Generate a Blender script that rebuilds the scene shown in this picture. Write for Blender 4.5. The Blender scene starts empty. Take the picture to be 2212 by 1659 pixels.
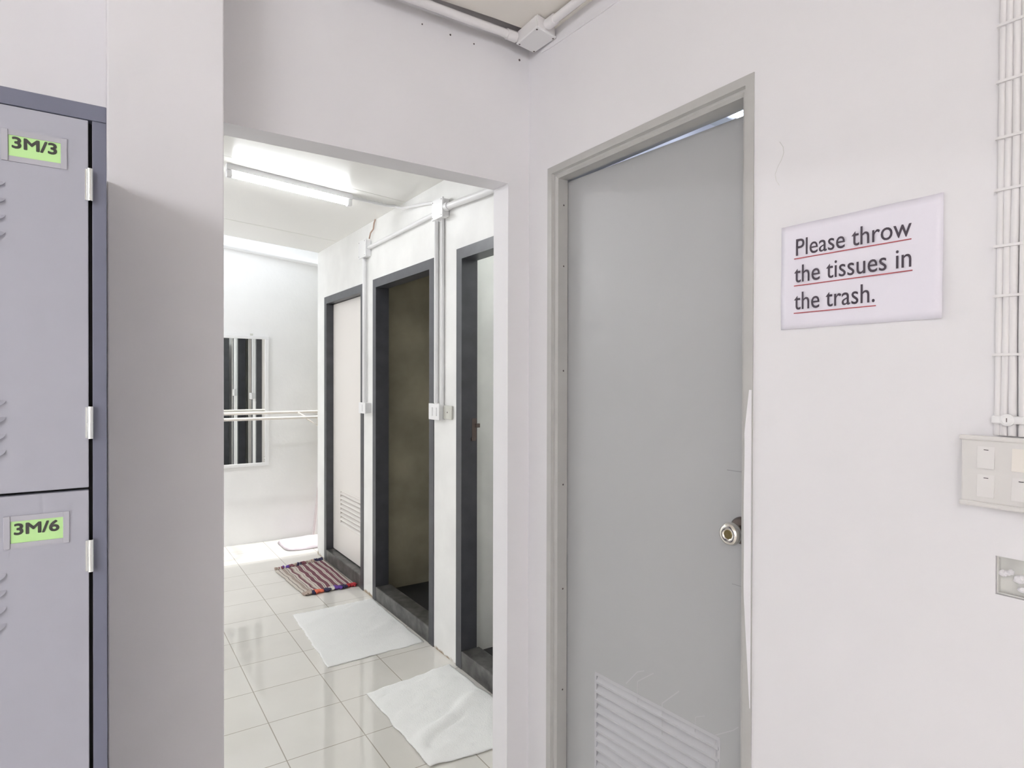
import bpy, bmesh, math, random
from mathutils import Vector, Matrix, noise
random.seed(7)
C = bpy.context.scene.collection
scene = bpy.context.scene

# ------------------------------------------------------------------ camera, world, sun, exposure
CZ = 1.42                                   # eye height; z values written "zr" are relative to it
def Z(zr): return zr + CZ
cam_d = bpy.data.cameras.new('camera'); cam = bpy.data.objects.new('camera', cam_d); C.objects.link(cam)
cam_d.sensor_fit = 'HORIZONTAL'; cam_d.sensor_width = 36; cam_d.lens = 21.675; cam_d.clip_start = 0.05
r_ = Vector((0.8316, -0.5553, 0.0023)); u_ = Vector((0.0016, 0.0064, 1.0)); f_ = Vector((0.5553, 0.8316, -0.0062))
cam.matrix_world = Matrix(((r_.x, u_.x, -f_.x, 0), (r_.y, u_.y, -f_.y, 0), (r_.z, u_.z, -f_.z, CZ), (0, 0, 0, 1)))
scene.camera = cam
scene.view_settings.view_transform = 'Standard'; scene.view_settings.look = 'None'
scene.view_settings.gamma = 1; scene.view_settings.use_curve_mapping = False
scene.view_settings.exposure = 0.10
try: scene.cycles.use_denoising = True
except Exception: pass
scene.cycles.max_bounces = 16; scene.cycles.diffuse_bounces = 8

w = bpy.data.worlds.new('sky'); scene.world = w; w.use_nodes = True
w.node_tree.nodes['Background'].inputs[0].default_value = (0.90, 0.95, 1.0, 1)
w.node_tree.nodes['Background'].inputs[1].default_value = 1.75
sun_d = bpy.data.lights.new('sun', 'SUN'); sun = bpy.data.objects.new('sun', sun_d); C.objects.link(sun)
sun_d.energy = 3.2; sun_d.angle = math.radians(3.0); sun_d.color = (1.0, 0.98, 0.96)
sun.rotation_euler = Vector((-0.5, 0.012, -0.86)).to_track_quat('-Z', 'Y').to_euler()

TUBE_ROOM = 280.0        # emission of the room's fluorescent tubes
TUBE_CORR = 40.0        # emission of the corridor's fluorescent tube

# ------------------------------------------------------------------ materials
def mat(name, col, rough=0.5, metal=0.0, var=0.0, vscale=6.0, bump=0.0, bscale=60.0, spec=0.5, emis=None, estr=0.0):
    m = bpy.data.materials.new(name); m.use_nodes = True
    nt = m.node_tree; p = nt.nodes['Principled BSDF']
    p.inputs['Base Color'].default_value = (*col, 1); p.inputs['Roughness'].default_value = rough
    p.inputs['Metallic'].default_value = metal; p.inputs['Specular IOR Level'].default_value = spec
    tc = nt.nodes.new('ShaderNodeTexCoord')
    if var > 0:
        n = nt.nodes.new('ShaderNodeTexNoise'); n.inputs['Scale'].default_value = vscale; n.inputs['Detail'].default_value = 5
        nt.links.new(tc.outputs['Object'], n.inputs['Vector'])
        r = nt.nodes.new('ShaderNodeValToRGB')
        r.color_ramp.elements[0].position = 0.3; r.color_ramp.elements[1].position = 0.7
        r.color_ramp.elements[0].color = (*[max(0, c * (1 - var)) for c in col], 1)
        r.color_ramp.elements[1].color = (*[min(1, c * (1 + var)) for c in col], 1)
        nt.links.new(n.outputs['Fac'], r.inputs['Fac']); nt.links.new(r.outputs['Color'], p.inputs['Base Color'])
    if bump > 0:
        n2 = nt.nodes.new('ShaderNodeTexNoise'); n2.inputs['Scale'].default_value = bscale; n2.inputs['Detail'].default_value = 4
        nt.links.new(tc.outputs['Object'], n2.inputs['Vector'])
        b = nt.nodes.new('ShaderNodeBump'); b.inputs['Strength'].default_value = bump; b.inputs['Distance'].default_value = 0.004
        nt.links.new(n2.outputs['Fac'], b.inputs['Height']); nt.links.new(b.outputs['Normal'], p.inputs['Normal'])
    if emis:
        p.inputs['Emission Color'].default_value = (*emis, 1); p.inputs['Emission Strength'].default_value = estr
    return m

M = {}
M['room_wall'] = mat('lavender white wall paint', (0.785, 0.775, 0.800), 0.6, var=0.02, vscale=2.5, bump=0.08, bscale=25)
M['plain_wall'] = mat('grey wall paint', (0.84, 0.835, 0.84), 0.6, var=0.02, vscale=2.5)
M['corr_wall'] = mat('white corridor wall paint', (0.84, 0.84, 0.83), 0.45, var=0.05, vscale=5, bump=0.15, bscale=14)
M['far_wall'] = mat('white yard wall paint', (0.86, 0.86, 0.86), 0.6, var=0.02, vscale=4, bump=0.25, bscale=30)
M['room_ceiling'] = mat('cream ceiling board', (0.83, 0.80, 0.75), 0.7)
M['corr_ceiling'] = mat('glossy white ceiling board', (0.80, 0.79, 0.76), 0.25, bump=0.03, bscale=8)
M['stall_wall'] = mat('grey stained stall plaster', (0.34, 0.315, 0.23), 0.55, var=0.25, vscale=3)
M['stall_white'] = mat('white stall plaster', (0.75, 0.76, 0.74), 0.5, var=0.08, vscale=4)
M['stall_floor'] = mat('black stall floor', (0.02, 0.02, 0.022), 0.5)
M['grey_paint'] = mat('grey door frame paint', (0.47, 0.465, 0.455), 0.45, var=0.03, vscale=20)
M['grey_door'] = mat('grey plastic door', (0.425, 0.43, 0.44), 0.4, var=0.015, vscale=3)
M['lit_louver'] = mat('grey louver plastic with light painted in', (0.49, 0.49, 0.515), 0.4)  # lighter than the leaf: light on the upturned slats is painted in
M['dark_frame'] = mat('charcoal painted frame', (0.056, 0.058, 0.067), 0.4, var=0.15, vscale=14)
M['sill'] = mat('dark stone sill', (0.072, 0.070, 0.067), 0.35, var=0.65, vscale=18)
M['beige_door'] = mat('beige plastic door', (0.80, 0.765, 0.735), 0.35)
M['white_plastic'] = mat('white plastic', (0.82, 0.82, 0.83), 0.35)
M['painted_plastic'] = mat('painted over plastic', (0.78, 0.765, 0.775), 0.5, bump=0.15, bscale=40)
M['grey_plastic'] = mat('aged grey plastic', (0.60, 0.60, 0.55), 0.45)
M['cream_plastic'] = mat('cream switch plastic', (0.78, 0.745, 0.70), 0.4)
M['switch_plate'] = mat('switch plate plastic', (0.70, 0.685, 0.675), 0.4)
M['rocker'] = mat('off white rocker plastic', (0.745, 0.73, 0.725), 0.35)
M['black'] = mat('black mark', (0.02, 0.018, 0.02), 0.6)
M['hole'] = mat('dark nail hole', (0.10, 0.08, 0.08), 0.8)
M['brown_gap'] = mat('dark brown board', (0.09, 0.05, 0.045), 0.8)
M['wire'] = mat('brown wire', (0.42, 0.30, 0.24), 0.6)
M['locker_body'] = mat('blue grey locker frame paint', (0.155, 0.163, 0.225), 0.4)
M['locker_door'] = mat('light grey locker door paint', (0.385, 0.39, 0.45), 0.38, var=0.01, vscale=30)
M['chrome'] = mat('chrome', (0.78, 0.80, 0.79), 0.18, metal=1.0)
M['knob'] = mat('brushed steel knob', (0.80, 0.77, 0.72), 0.16, metal=1.0)
M['bronze'] = mat('dark bronze rosette', (0.16, 0.13, 0.12), 0.35, metal=0.8)
M['brass'] = mat('brass lock', (0.30, 0.24, 0.12), 0.35, metal=1.0)
M['green_card'] = mat('light green paper', (0.48, 0.76, 0.33), 0.7)
M['ink'] = mat('grey black ink', (0.05, 0.05, 0.045), 0.7)
M['ink_purple'] = mat('dark purple ink', (0.065, 0.05, 0.07), 0.7)
M['red_ink'] = mat('dark red ink', (0.40, 0.06, 0.075), 0.7)
M['paper'] = mat('lavender white paper', (0.80, 0.775, 0.86), 0.45, bump=0.03, bscale=10)
M['holder'] = mat('clear plastic holder', (0.43, 0.43, 0.48), 0.15)
M['mirror'] = mat('mirror glass', (0.93, 0.95, 0.94), 0.01, metal=1.0)
M['towel'] = mat('white towel cloth', (0.88, 0.885, 0.875), 0.9, bump=0.5, bscale=180)
M['pink_mat'] = mat('pale pink cloth', (0.70, 0.63, 0.675), 0.9, var=0.12, vscale=9)
M['pink_pole'] = mat('pale pink plastic', (0.70, 0.64, 0.645), 0.5)
M['rail'] = mat('cream painted steel tube', (0.78, 0.74, 0.69), 0.35)
M['plaster'] = mat('white plaster', (0.80, 0.79, 0.82), 0.8, bump=0.4, bscale=50)
M['niche'] = mat('grey cement', (0.62, 0.62, 0.60), 0.85, var=0.1, vscale=25)
M['score'] = mat('scored line', (0.30, 0.30, 0.31), 0.6)
M['scratch'] = mat('pale scratch', (0.49, 0.49, 0.505), 0.6)
M['tube_corr'] = mat('lit corridor tube', (1, 1, 1), 0.4, emis=(0.95, 0.98, 1.0), estr=TUBE_CORR)
M['tube_fill'] = mat('added fill tube', (1, 1, 1), 0.4, emis=(0.97, 0.98, 1.0), estr=195)  # emission of the added, unseen fill tube
M['tube_room'] = mat('lit room tube', (1, 1, 1), 0.4, emis=(0.985, 0.98, 1.0), estr=TUBE_ROOM)
M['tube_toilet'] = mat('lit washroom tube', (1, 1, 1), 0.4, emis=(0.72, 0.80, 1.0), estr=34)
M['bulb'] = mat('lit bulb', (1, 1, 1), 0.4, emis=(0.96, 1.0, 0.98), estr=300)
M['maroon'] = mat('maroon yarn', (0.20, 0.07, 0.09), 0.95)
M['purple'] = mat('purple yarn', (0.12, 0.05, 0.30), 0.95)
M['navy'] = mat('navy yarn', (0.03, 0.025, 0.07), 0.95)
M['red'] = mat('red yarn', (0.42, 0.03, 0.04), 0.95)
M['orange'] = mat('orange yarn', (0.70, 0.16, 0.09), 0.95)
M['tan'] = mat('tan yarn', (0.42, 0.33, 0.28), 0.95)
M['cream_yarn'] = mat('cream yarn', (0.62, 0.58, 0.53), 0.95)

def add_grime(m):
    nt = m.node_tree; p = nt.nodes['Principled BSDF']; src = p.inputs['Base Color'].links[0].from_socket
    tc = nt.nodes.new('ShaderNodeTexCoord'); sp = nt.nodes.new('ShaderNodeSeparateXYZ'); nt.links.new(tc.outputs['Object'], sp.inputs[0])
    nz = nt.nodes.new('ShaderNodeTexNoise'); nz.inputs['Scale'].default_value = 16; nz.inputs['Detail'].default_value = 5; nt.links.new(tc.outputs['Object'], nz.inputs['Vector'])
    h = nt.nodes.new('ShaderNodeMath'); h.operation = 'MULTIPLY_ADD'; h.inputs[1].default_value = 0.09; h.inputs[2].default_value = -0.030; nt.links.new(nz.outputs['Fac'], h.inputs[0])
    lt = nt.nodes.new('ShaderNodeMath'); lt.operation = 'SUBTRACT'; nt.links.new(h.outputs[0], lt.inputs[0]); nt.links.new(sp.outputs[2], lt.inputs[1])
    sc = nt.nodes.new('ShaderNodeMath'); sc.operation = 'MULTIPLY'; sc.use_clamp = True; sc.inputs[1].default_value = 70; nt.links.new(lt.outputs[0], sc.inputs[0])
    mx = nt.nodes.new('ShaderNodeMixRGB'); mx.inputs[2].default_value = (0.33, 0.25, 0.17, 1); nt.links.new(sc.outputs[0], mx.inputs[0]); nt.links.new(src, mx.inputs[1])
    nt.links.new(mx.outputs[0], p.inputs['Base Color'])
add_grime(M['corr_wall'])

def tile_material():
    m = bpy.data.materials.new('cream floor tiles'); m.use_nodes = True; nt = m.node_tree
    p = nt.nodes['Principled BSDF']; tc = nt.nodes.new('ShaderNodeTexCoord')
    mp = nt.nodes.new('ShaderNodeMapping'); mp.inputs['Location'].default_value = (-0.576, -2.367, 0)
    nt.links.new(tc.outputs['Object'], mp.inputs['Vector'])
    br = nt.nodes.new('ShaderNodeTexBrick'); br.offset = 0; br.squash = 1
    br.inputs['Scale'].default_value = 1; br.inputs['Brick Width'].default_value = 0.3035; br.inputs['Row Height'].default_value = 0.3035
    br.inputs['Mortar Size'].default_value = 0.0022; br.inputs['Mortar Smooth'].default_value = 0.2
    br.inputs['Color1'].default_value = (0.77, 0.75, 0.705, 1); br.inputs['Color2'].default_value = (0.80, 0.78, 0.735, 1)
    br.inputs['Mortar'].default_value = (0.42, 0.385, 0.33, 1)
    nt.links.new(mp.outputs['Vector'], br.inputs['Vector'])
    n = nt.nodes.new('ShaderNodeTexNoise'); n.inputs['Scale'].default_value = 5; n.inputs['Detail'].default_value = 4
    nt.links.new(tc.outputs['Object'], n.inputs['Vector'])
    mx = nt.nodes.new('ShaderNodeMixRGB'); mx.blend_type = 'MULTIPLY'; mx.inputs[0].default_value = 0.10
    nt.links.new(br.outputs['Color'], mx.inputs[1]); nt.links.new(n.outputs['Fac'], mx.inputs[2])
    nt.links.new(mx.outputs[0], p.inputs['Base Color'])
    p.inputs['Roughness'].default_value = 0.05; p.inputs['Specular IOR Level'].default_value = 0.85
    n2 = nt.nodes.new('ShaderNodeTexNoise'); n2.inputs['Scale'].default_value = 7
    nt.links.new(tc.outputs['Object'], n2.inputs['Vector'])
    b = nt.nodes.new('ShaderNodeBump'); b.inputs['Strength'].default_value = 0.06; b.inputs['Distance'].default_value = 0.01
    nt.links.new(n2.outputs['Fac'], b.inputs['Height']); nt.links.new(b.outputs['Normal'], p.inputs['Normal'])
    return m
M['tiles'] = tile_material()

def rug_material():
    m = bpy.data.materials.new('striped rag weave'); m.use_nodes = True; nt = m.node_tree
    p = nt.nodes['Principled BSDF']; p.inputs['Roughness'].default_value = 0.95
    tc = nt.nodes.new('ShaderNodeTexCoord'); sx = nt.nodes.new('ShaderNodeSeparateXYZ')
    nt.links.new(tc.outputs['UV'], sx.inputs[0])
    rp = nt.nodes.new('ShaderNodeValToRGB'); rp.color_ramp.interpolation = 'CONSTANT'
    cr = (0.58, 0.53, 0.48); tn = (0.36, 0.29, 0.25); mr = (0.17, 0.065, 0.085); dk = (0.12, 0.09, 0.09)
    seq = [(0, cr), (.05, dk), (.06, cr), (.11, tn), (.17, cr), (.19, dk), (.20, cr), (.24, mr), (.275, tn), (.30, cr), (.34, dk), (.35, cr), (.38, mr),
           (.455, cr), (.475, dk), (.485, cr), (.51, mr), (.585, cr), (.61, dk), (.62, cr), (.64, mr), (.715, cr), (.74, dk), (.75, cr), (.77, mr), (.835, cr), (.85, dk), (.86, cr), (.885, mr), (.94, cr), (.97, tn)]
    el = rp.color_ramp.elements
    el[0].position = 0; el[0].color = (*seq[0][1], 1); el[1].position = seq[1][0]; el[1].color = (*seq[1][1], 1)
    for pos, c in seq[2:]:
        e = el.new(pos); e.color = (*c, 1)
    nt.links.new(sx.outputs[0], rp.inputs['Fac']); nt.links.new(rp.outputs['Color'], p.inputs['Base Color'])
    wv = nt.nodes.new('ShaderNodeTexNoise'); wv.inputs['Scale'].default_value = 150
    nt.links.new(tc.outputs['Object'], wv.inputs['Vector'])
    b = nt.nodes.new('ShaderNodeBump'); b.inputs['Strength'].default_value = 0.8; b.inputs['Distance'].default_value = 0.006
    nt.links.new(wv.outputs['Fac'], b.inputs['Height']); nt.links.new(b.outputs['Normal'], p.inputs['Normal'])
    return m
M['rug'] = rug_material()

# ------------------------------------------------------------------ helpers
def obj(name, bm, m, parent=None, smooth=False, mats=None):
    me = bpy.data.meshes.new(name)
    bmesh.ops.recalc_face_normals(bm, faces=bm.faces[:])
    if parent is not None:                      # meshes are laid out in room coordinates, parts follow their thing
        pw = Vector(parent.get('_w', (0, 0, 0)))
        bmesh.ops.translate(bm, verts=bm.verts[:], vec=-pw)
    bm.to_mesh(me); bm.free()
    for mm in (mats or [m]): me.materials.append(mm)
    if smooth:
        for p in me.polygons: p.use_smooth = True
        try: me.set_sharp_from_angle(angle=math.radians(40))
        except Exception: pass
    o = bpy.data.objects.new(name, me); C.objects.link(o)
    if parent is not None:
        o.parent = parent; o['_w'] = parent.get('_w', (0, 0, 0))
    return o

def based(o, loc):
    """move a single-mesh thing's origin to its base"""
    loc = Vector(loc); o.data.transform(Matrix.Translation(-loc)); o.location = loc; return o

def thing(name, label, cat, loc, group=None, kind=None):
    o = bpy.data.objects.new(name, None); C.objects.link(o); o.location = loc; o['_w'] = tuple(loc)
    o.empty_display_size = 0.1
    if kind: o['kind'] = kind
    else:
        o['label'] = label; o['category'] = cat
    if group: o['group'] = group
    return o

def tag(o, label, cat, group=None, kind=None):
    o['label'] = label; o['category'] = cat
    if group: o['group'] = group
    if kind: o['kind'] = kind
    return o

def struct(name, bm, m, parent=None, mats=None):
    o = obj(name, bm, m, parent, mats=mats); o['kind'] = 'structure'; return o

def BM(): return bmesh.new()

def box(bm, x0, x1, y0, y1, z0, z1, bevel=0.0, seg=2, mi=0):
    t = bmesh.new()
    vs = [t.verts.new(p) for p in ((x0, y0, z0), (x1, y0, z0), (x1, y1, z0), (x0, y1, z0), (x0, y0, z1), (x1, y0, z1), (x1, y1, z1), (x0, y1, z1))]
    for q in ((0, 3, 2, 1), (4, 5, 6, 7), (0, 1, 5, 4), (1, 2, 6, 5), (2, 3, 7, 6), (3, 0, 4, 7)):
        f = t.faces.new([vs[i] for i in q]); f.material_index = mi
    if bevel > 0:
        bmesh.ops.bevel(t, geom=t.edges[:], offset=bevel, segments=seg, affect='EDGES', profile=0.5)
        for f in t.faces: f.material_index = mi
    me = bpy.data.meshes.new('tmp'); t.to_mesh(me); t.free(); bm.from_mesh(me); bpy.data.meshes.remove(me)
    return bm

def tube(bm, pts, r, n=12, caps=True):
    pts = [Vector(p) for p in pts]; rings = []
    prev = None
    for i, p in enumerate(pts):
        if i == 0: d = pts[1] - p
        elif i == len(pts) - 1: d = p - pts[i - 1]
        else: d = (pts[i + 1] - p).normalized() + (p - pts[i - 1]).normalized()
        d.normalize()
        if prev is None:
            a = d.orthogonal().normalized()
        else:
            a = (prev - d * prev.dot(d)).normalized()
        prev = a; b = d.cross(a)
        rr = r[i] if isinstance(r, (list, tuple)) else r
        rings.append([bm.verts.new(p + (a * math.cos(t) + b * math.sin(t)) * rr) for t in [2 * math.pi * k / n for k in range(n)]])
    for i in range(len(rings) - 1):
        for k in range(n):
            bm.faces.new((rings[i][k], rings[i][(k + 1) % n], rings[i + 1][(k + 1) % n], rings[i + 1][k]))
    if caps:
        bm.faces.new(rings[0][::-1]); bm.faces.new(rings[-1])
    return bm

def lathe(bm, origin, axis, prof, n=24):
    """prof: (distance along axis, radius)"""
    o = Vector(origin); a = Vector(axis).normalized(); e = a.orthogonal().normalized(); g = a.cross(e)
    rings = []
    for h, r in prof:
        if r < 1e-6: rings.append([bm.verts.new(o + a * h)])
        else: rings.append([bm.verts.new(o + a * h + (e * math.cos(2 * math.pi * k / n) + g * math.sin(2 * math.pi * k / n)) * r) for k in range(n)])
    for i in range(len(rings) - 1):
        A, B = rings[i], rings[i + 1]
        for k in range(n):
            k2 = (k + 1) % n
            if len(A) == 1 and len(B) == 1: continue
            if len(A) == 1: bm.faces.new((A[0], B[k], B[k2]))
            elif len(B) == 1: bm.faces.new((A[k], A[k2], B[0]))
            else: bm.faces.new((A[k], A[k2], B[k2], B[k]))
    return bm

def prism(bm, poly, x0, x1, axes='yz'):
    """extrude a polygon given in two room axes along the third"""
    def P(a, b, c):
        return {'yz': (c, a, b), 'xz': (a, c, b), 'xy': (a, b, c)}[axes]
    A = [bm.verts.new(P(a, b, x0)) for a, b in poly]; B = [bm.verts.new(P(a, b, x1)) for a, b in poly]
    n = len(poly)
    bm.faces.new(A); bm.faces.new(B[::-1])
    for i in range(n): bm.faces.new((A[i], A[(i + 1) % n], B[(i + 1) % n], B[i]))
    return bm

def door_frame(bm, x, yL, yR, z0, zt, prof):
    """three-sided frame in a wall x = const; yL > yR; prof = (inset, depth) closed outline"""
    corners = [((yL, z0), (-1, 0)), ((yL, zt), (-1, -1)), ((yR, zt), (1, -1)), ((yR, z0), (1, 0))]
    rows = []
    for (y, z), (dy, dz) in corners:
        rows.append([bm.verts.new((x + d, y + dy * u, z + dz * u)) for u, d in prof])
    n = len(prof)
    for i in range(3):
        for k in range(n):
            k2 = (k + 1) % n
            bm.faces.new((rows[i][k], rows[i][k2], rows[i + 1][k2], rows[i + 1][k]))
    bm.faces.new(rows[0]); bm.faces.new(rows[3][::-1])
    return bm

def text_bm(s, width, height, depth=0.0006, bold=0.0):
    """lettering as a mesh in its own xy plane, baseline start at the origin; bold thickens the strokes"""
    cu = bpy.data.curves.new('t', 'FONT'); cu.body = s; cu.size = 1; cu.resolution_u = 4
    to = bpy.data.objects.new('t', cu); C.objects.link(to)
    dg = bpy.context.evaluated_depsgraph_get()
    me = bpy.data.meshes.new_from_object(to.evaluated_get(dg))
    bpy.data.objects.remove(to); bpy.data.curves.remove(cu)
    bm = bmesh.new()
    shifts = [(0, 0)] if bold <= 0 else [(bold * math.cos(k * math.pi / 4), bold * math.sin(k * math.pi / 4)) for k in range(8)]
    for k, (dx, dy) in enumerate(shifts):
        me.transform(Matrix.Translation((dx, dy, k * 0.0004))); bm.from_mesh(me); me.transform(Matrix.Translation((-dx, -dy, -k * 0.0004)))
    bpy.data.meshes.remove(me)
    xs = [v.co.x for v in bm.verts]; x0, x1 = min(xs), max(xs); ymax = max(v.co.y for v in bm.verts)
    sx = width / (x1 - x0); sy = height / ymax
    for v in bm.verts: v.co = Vector(((v.co.x - x0) * sx, v.co.y * sy, v.co.z * 0.02))
    ex = bmesh.ops.extrude_face_region(bm, geom=bm.faces[:])
    for v in [g for g in ex['geom'] if isinstance(g, bmesh.types.BMVert)]: v.co.z += depth
    return bm

def xf(bm, origin, ax, ay):
    ax = Vector(ax).normalized(); ay = Vector(ay).normalized(); az = ax.cross(ay)
    Mx = Matrix((( ax.x, ay.x, az.x, origin[0]), (ax.y, ay.y, az.y, origin[1]), (ax.z, ay.z, az.z, origin[2]), (0, 0, 0, 1)))
    bmesh.ops.transform(bm, matrix=Mx, verts=bm.verts[:]); return bm

# ------------------------------------------------------------------ the setting
XW = 1.183; YP = 1.672; YPB = 1.76; XC = 1.474; XCB = 1.552; YE = 5.06; YF = 5.70
RC = Z(1.105)                               # main room ceiling
X0R, Y0R = -4.6, -3.0                       # far sides of the main room
def cz_(x): return Z(1.03 + 0.075 * (XC - x))

b = BM(); box(b, X0R - .1, 3.2, Y0R - .1, YF + .1, -0.08, 0); struct('floor', b, M['tiles'])

# right wall of the main room, with the door opening and the opened switch recess
b = BM(); H = Z(1.30)
hy0, hy1, hz0, hz1 = 0.30, 0.3866, Z(-0.338), Z(-0.277)
box(b, XW, XW + .1, Y0R, hy0, 0, H); box(b, XW, XW + .1, hy1, 0.825, 0, H)
box(b, XW, XW + .1, hy0, hy1, 0, hz0); box(b, XW, XW + .1, hy0, hy1, hz1, H)
box(b, XW, XW + .1, 0.825, 1.567, Z(0.67), H); box(b, XW, XW + .1, 1.567, YP, 0, H)
edge = [(1.60, 1.30), (1.60, 1.052)]
for i in range(40):
    y = 1.56 - i * 0.05
    edge.append((y, 1.047 - max(0, 1.56 - y) * 0.03 + 0.0022 * noise.noise(Vector((y * 13, 0, 0))) + 0.0016 * noise.noise(Vector((y * 41, 3, 0)))))
edge.append((edge[-1][0], 1.30))
prism(b, [(y, Z(z)) for y, z in edge], XW - .0035, XW)
wr = struct('wall_right', b, M['room_wall'])
b = BM(); tube(b, [(XW, 0.765 - 0.01 * math.sin(k * .9), Z(0.50 - .013 * k)) for k in range(8)], 0.0006, 5)
obj('hairline_crack', b, M['niche'], wr)

# wall with the passage, pier in front of it
b = BM()
box(b, X0R - .1, 0.12, YP, YPB, 0, H); box(b, 0.12, 1.10, YP, YPB, Z(0.638), H); box(b, 1.10, 3.2, YP, YPB, 0, H)
wf = struct('wall_front', b, M['room_wall'])
for (x, z, r) in ((0.888, 1.051, .0026), (0.971, 1.0485, .0022), (1.143, 1.048, .0032), (0.794, 1.053, .002)):
    bb = BM(); lathe(bb, (x, YP, Z(z)), (0, -1, 0), [(0.0012, 0), (0.0012, r), (0, r * 1.2)], 8); obj('nail_hole', bb, M['hole'], wf)
b = BM(); box(b, 0.012, 0.2295, 1.5, YP, 0, RC, 0.003); struct('wall_pier', b, M['room_wall'])
b = BM(); box(b, X0R - .1, X0R, Y0R, YP, 0, H); struct('wall_left', b, M['plain_wall'])
b = BM(); box(b, X0R - .1, XW + .1, Y0R - .1, Y0R, 0, H); struct('wall_back', b, M['plain_wall'])
b = BM(); prism(b, [(X0R, Y0R), (XW, Y0R), (XW, 1.598), (1.0, 1.602), (.82, 1.614), (.66, 1.628), (X0R, 1.64)], RC, RC + .06, 'xy'); ce = struct('ceiling', b, M['room_ceiling'])
b = BM(); box(b, X0R, XW, 1.55, YP, RC + .061, RC + .07); obj('ceiling_gap_board', b, M['brown_gap'], ce)
b = BM(); box(b, XW - .016, XW, Y0R, 1.63, RC - .012, RC, .004); struct('trim_1', b, M['room_ceiling'])

# corridor
SILL = 0.09; ST = Z(0.648)
doors = {'A': (4.87, 4.00), 'B': (3.83, 2.95), 'C': (2.70, 1.83)}
b = BM(); TOPW = 2.9
ys = [YPB, 1.83, 2.70, 2.95, 3.83, 4.00, 4.87, YE]
for i in range(0, 8, 2): box(b, XC, XCB, ys[i], ys[i + 1], 0, TOPW)
for i in range(1, 7, 2): box(b, XC, XCB, ys[i], ys[i + 1], ST, TOPW)
wcr = struct('wall_corridor_right', b, M['corr_wall'])
b = BM(); box(b, -1.9, -1.8, YPB, YF, 0, TOPW); struct('wall_corridor_left', b, M['corr_wall'])
b = BM()
x0, x1 = -1.8, XC
t = [(x0, cz_(x0)), (x1, cz_(x1)), (x1, cz_(x1) + .03), (x0, cz_(x0) + .03)]
prism(b, t, YPB, YE - .02, 'xz'); cc = struct('ceiling_corridor', b, M['corr_ceiling'])
b = BM()
prism(b, [(x0, cz_(x0) - .0008), (x1, cz_(x1) - .0008), (x1, cz_(x1)), (x0, cz_(x0))], 4.548, 4.552, 'xz')
prism(b, [(x0, cz_(x0) - .0008), (x1, cz_(x1) - .0008), (x1, cz_(x1)), (x0, cz_(x0))], 3.318, 3.321, 'xz')
obj('panel_seam', b, M['grey_plastic'], cc)
b = BM(); box(b, -1.9, 3.2, YF, YF + .1, 0, 3.6); struct('wall_far', b, M['far_wall'])

# stalls behind the three dark frames
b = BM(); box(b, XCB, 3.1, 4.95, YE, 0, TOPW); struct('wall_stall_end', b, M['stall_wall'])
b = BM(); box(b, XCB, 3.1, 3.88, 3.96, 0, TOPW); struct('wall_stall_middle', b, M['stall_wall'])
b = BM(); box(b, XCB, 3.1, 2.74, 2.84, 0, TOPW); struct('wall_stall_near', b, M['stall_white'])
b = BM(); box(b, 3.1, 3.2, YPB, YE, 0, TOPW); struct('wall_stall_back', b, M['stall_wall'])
b = BM(); box(b, XC, 3.2, YPB, YE, Z(1.06), Z(1.12)); struct('ceiling_stalls', b, M['stall_white'])
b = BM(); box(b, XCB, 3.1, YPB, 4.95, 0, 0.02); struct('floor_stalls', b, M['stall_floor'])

# washroom behind the grey door
b = BM(); box(b, XW + .1, 2.9, 0.2, 0.3, 0, H); struct('wall_washroom_near', b, M['stall_white'])
b = BM(); box(b, 2.8, 2.9, 0.3, YP, 0, H); struct('wall_washroom_back', b, M['stall_white'])
b = BM(); box(b, XW + .1, 2.8, 0.3, YP, Z(1.06), Z(1.12)); struct('ceiling_washroom', b, M['stall_white'])
tw = thing('tube_light', 'short fluorescent tube glowing on the washroom ceiling behind the grey door', 'light', (2.05, 1.05, Z(1.06)))
b = BM(); box(b, 2.02, 2.08, .55, 1.55, Z(1.03), Z(1.06), .004); obj('batten', b, M['white_plastic'], tw)
b = BM(); tube(b, [(2.05, .6, Z(1.012)), (2.05, 1.5, Z(1.012))], .013, 12); obj('tube', b, M['tube_toilet'], tw)

# ------------------------------------------------------------------ door_1: the grey door
d1 = thing('door_1', None, None, (XW, 1.196, 0), kind='structure')
b = BM()
prof = [(0, -.003), (.021, -.003), (.024, .006), (.030, .006), (.037, .012), (.037, .050), (.026, .050), (.026, .09), (0, .09)]
door_frame(b, XW, 1.567, 0.825, 0, Z(0.67), prof)
fr = obj('door_frame', b, M['grey_paint'], d1)
for z in (0.552, .36, .03, -.33, -.66, -.98):
    b = BM(); lathe(b, (XW + .034, 1.530, Z(z)), (0, -1, 0), [(0.0008, 0), (0.0008, .0022), (0, .003)], 8); obj('screw_hole', b, M['hole'], fr)
b = BM()       # filler smeared over the right jamb
pl = []
for k in range(30):
    z = -.02 - k * .024; pl.append((0.8265, z))
inner = []
for k in range(30):
    z = -.02 - k * .024
    wv = .0175 + .003 * noise.noise(Vector((z * 9, 1, 0))); wv *= min(1, .35 + k * .16) * min(1, (30 - k) * .09)
    inner.append((0.8265 + wv, z))
prism(b, [(y, Z(z)) for y, z in pl] + [(y, Z(z)) for y, z in inner[::-1]], XW - .0042, XW - .003)
o = obj('filler_smear', b, M['plaster'], fr); o['label'] = 'white filler smeared over the right jamb'
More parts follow.
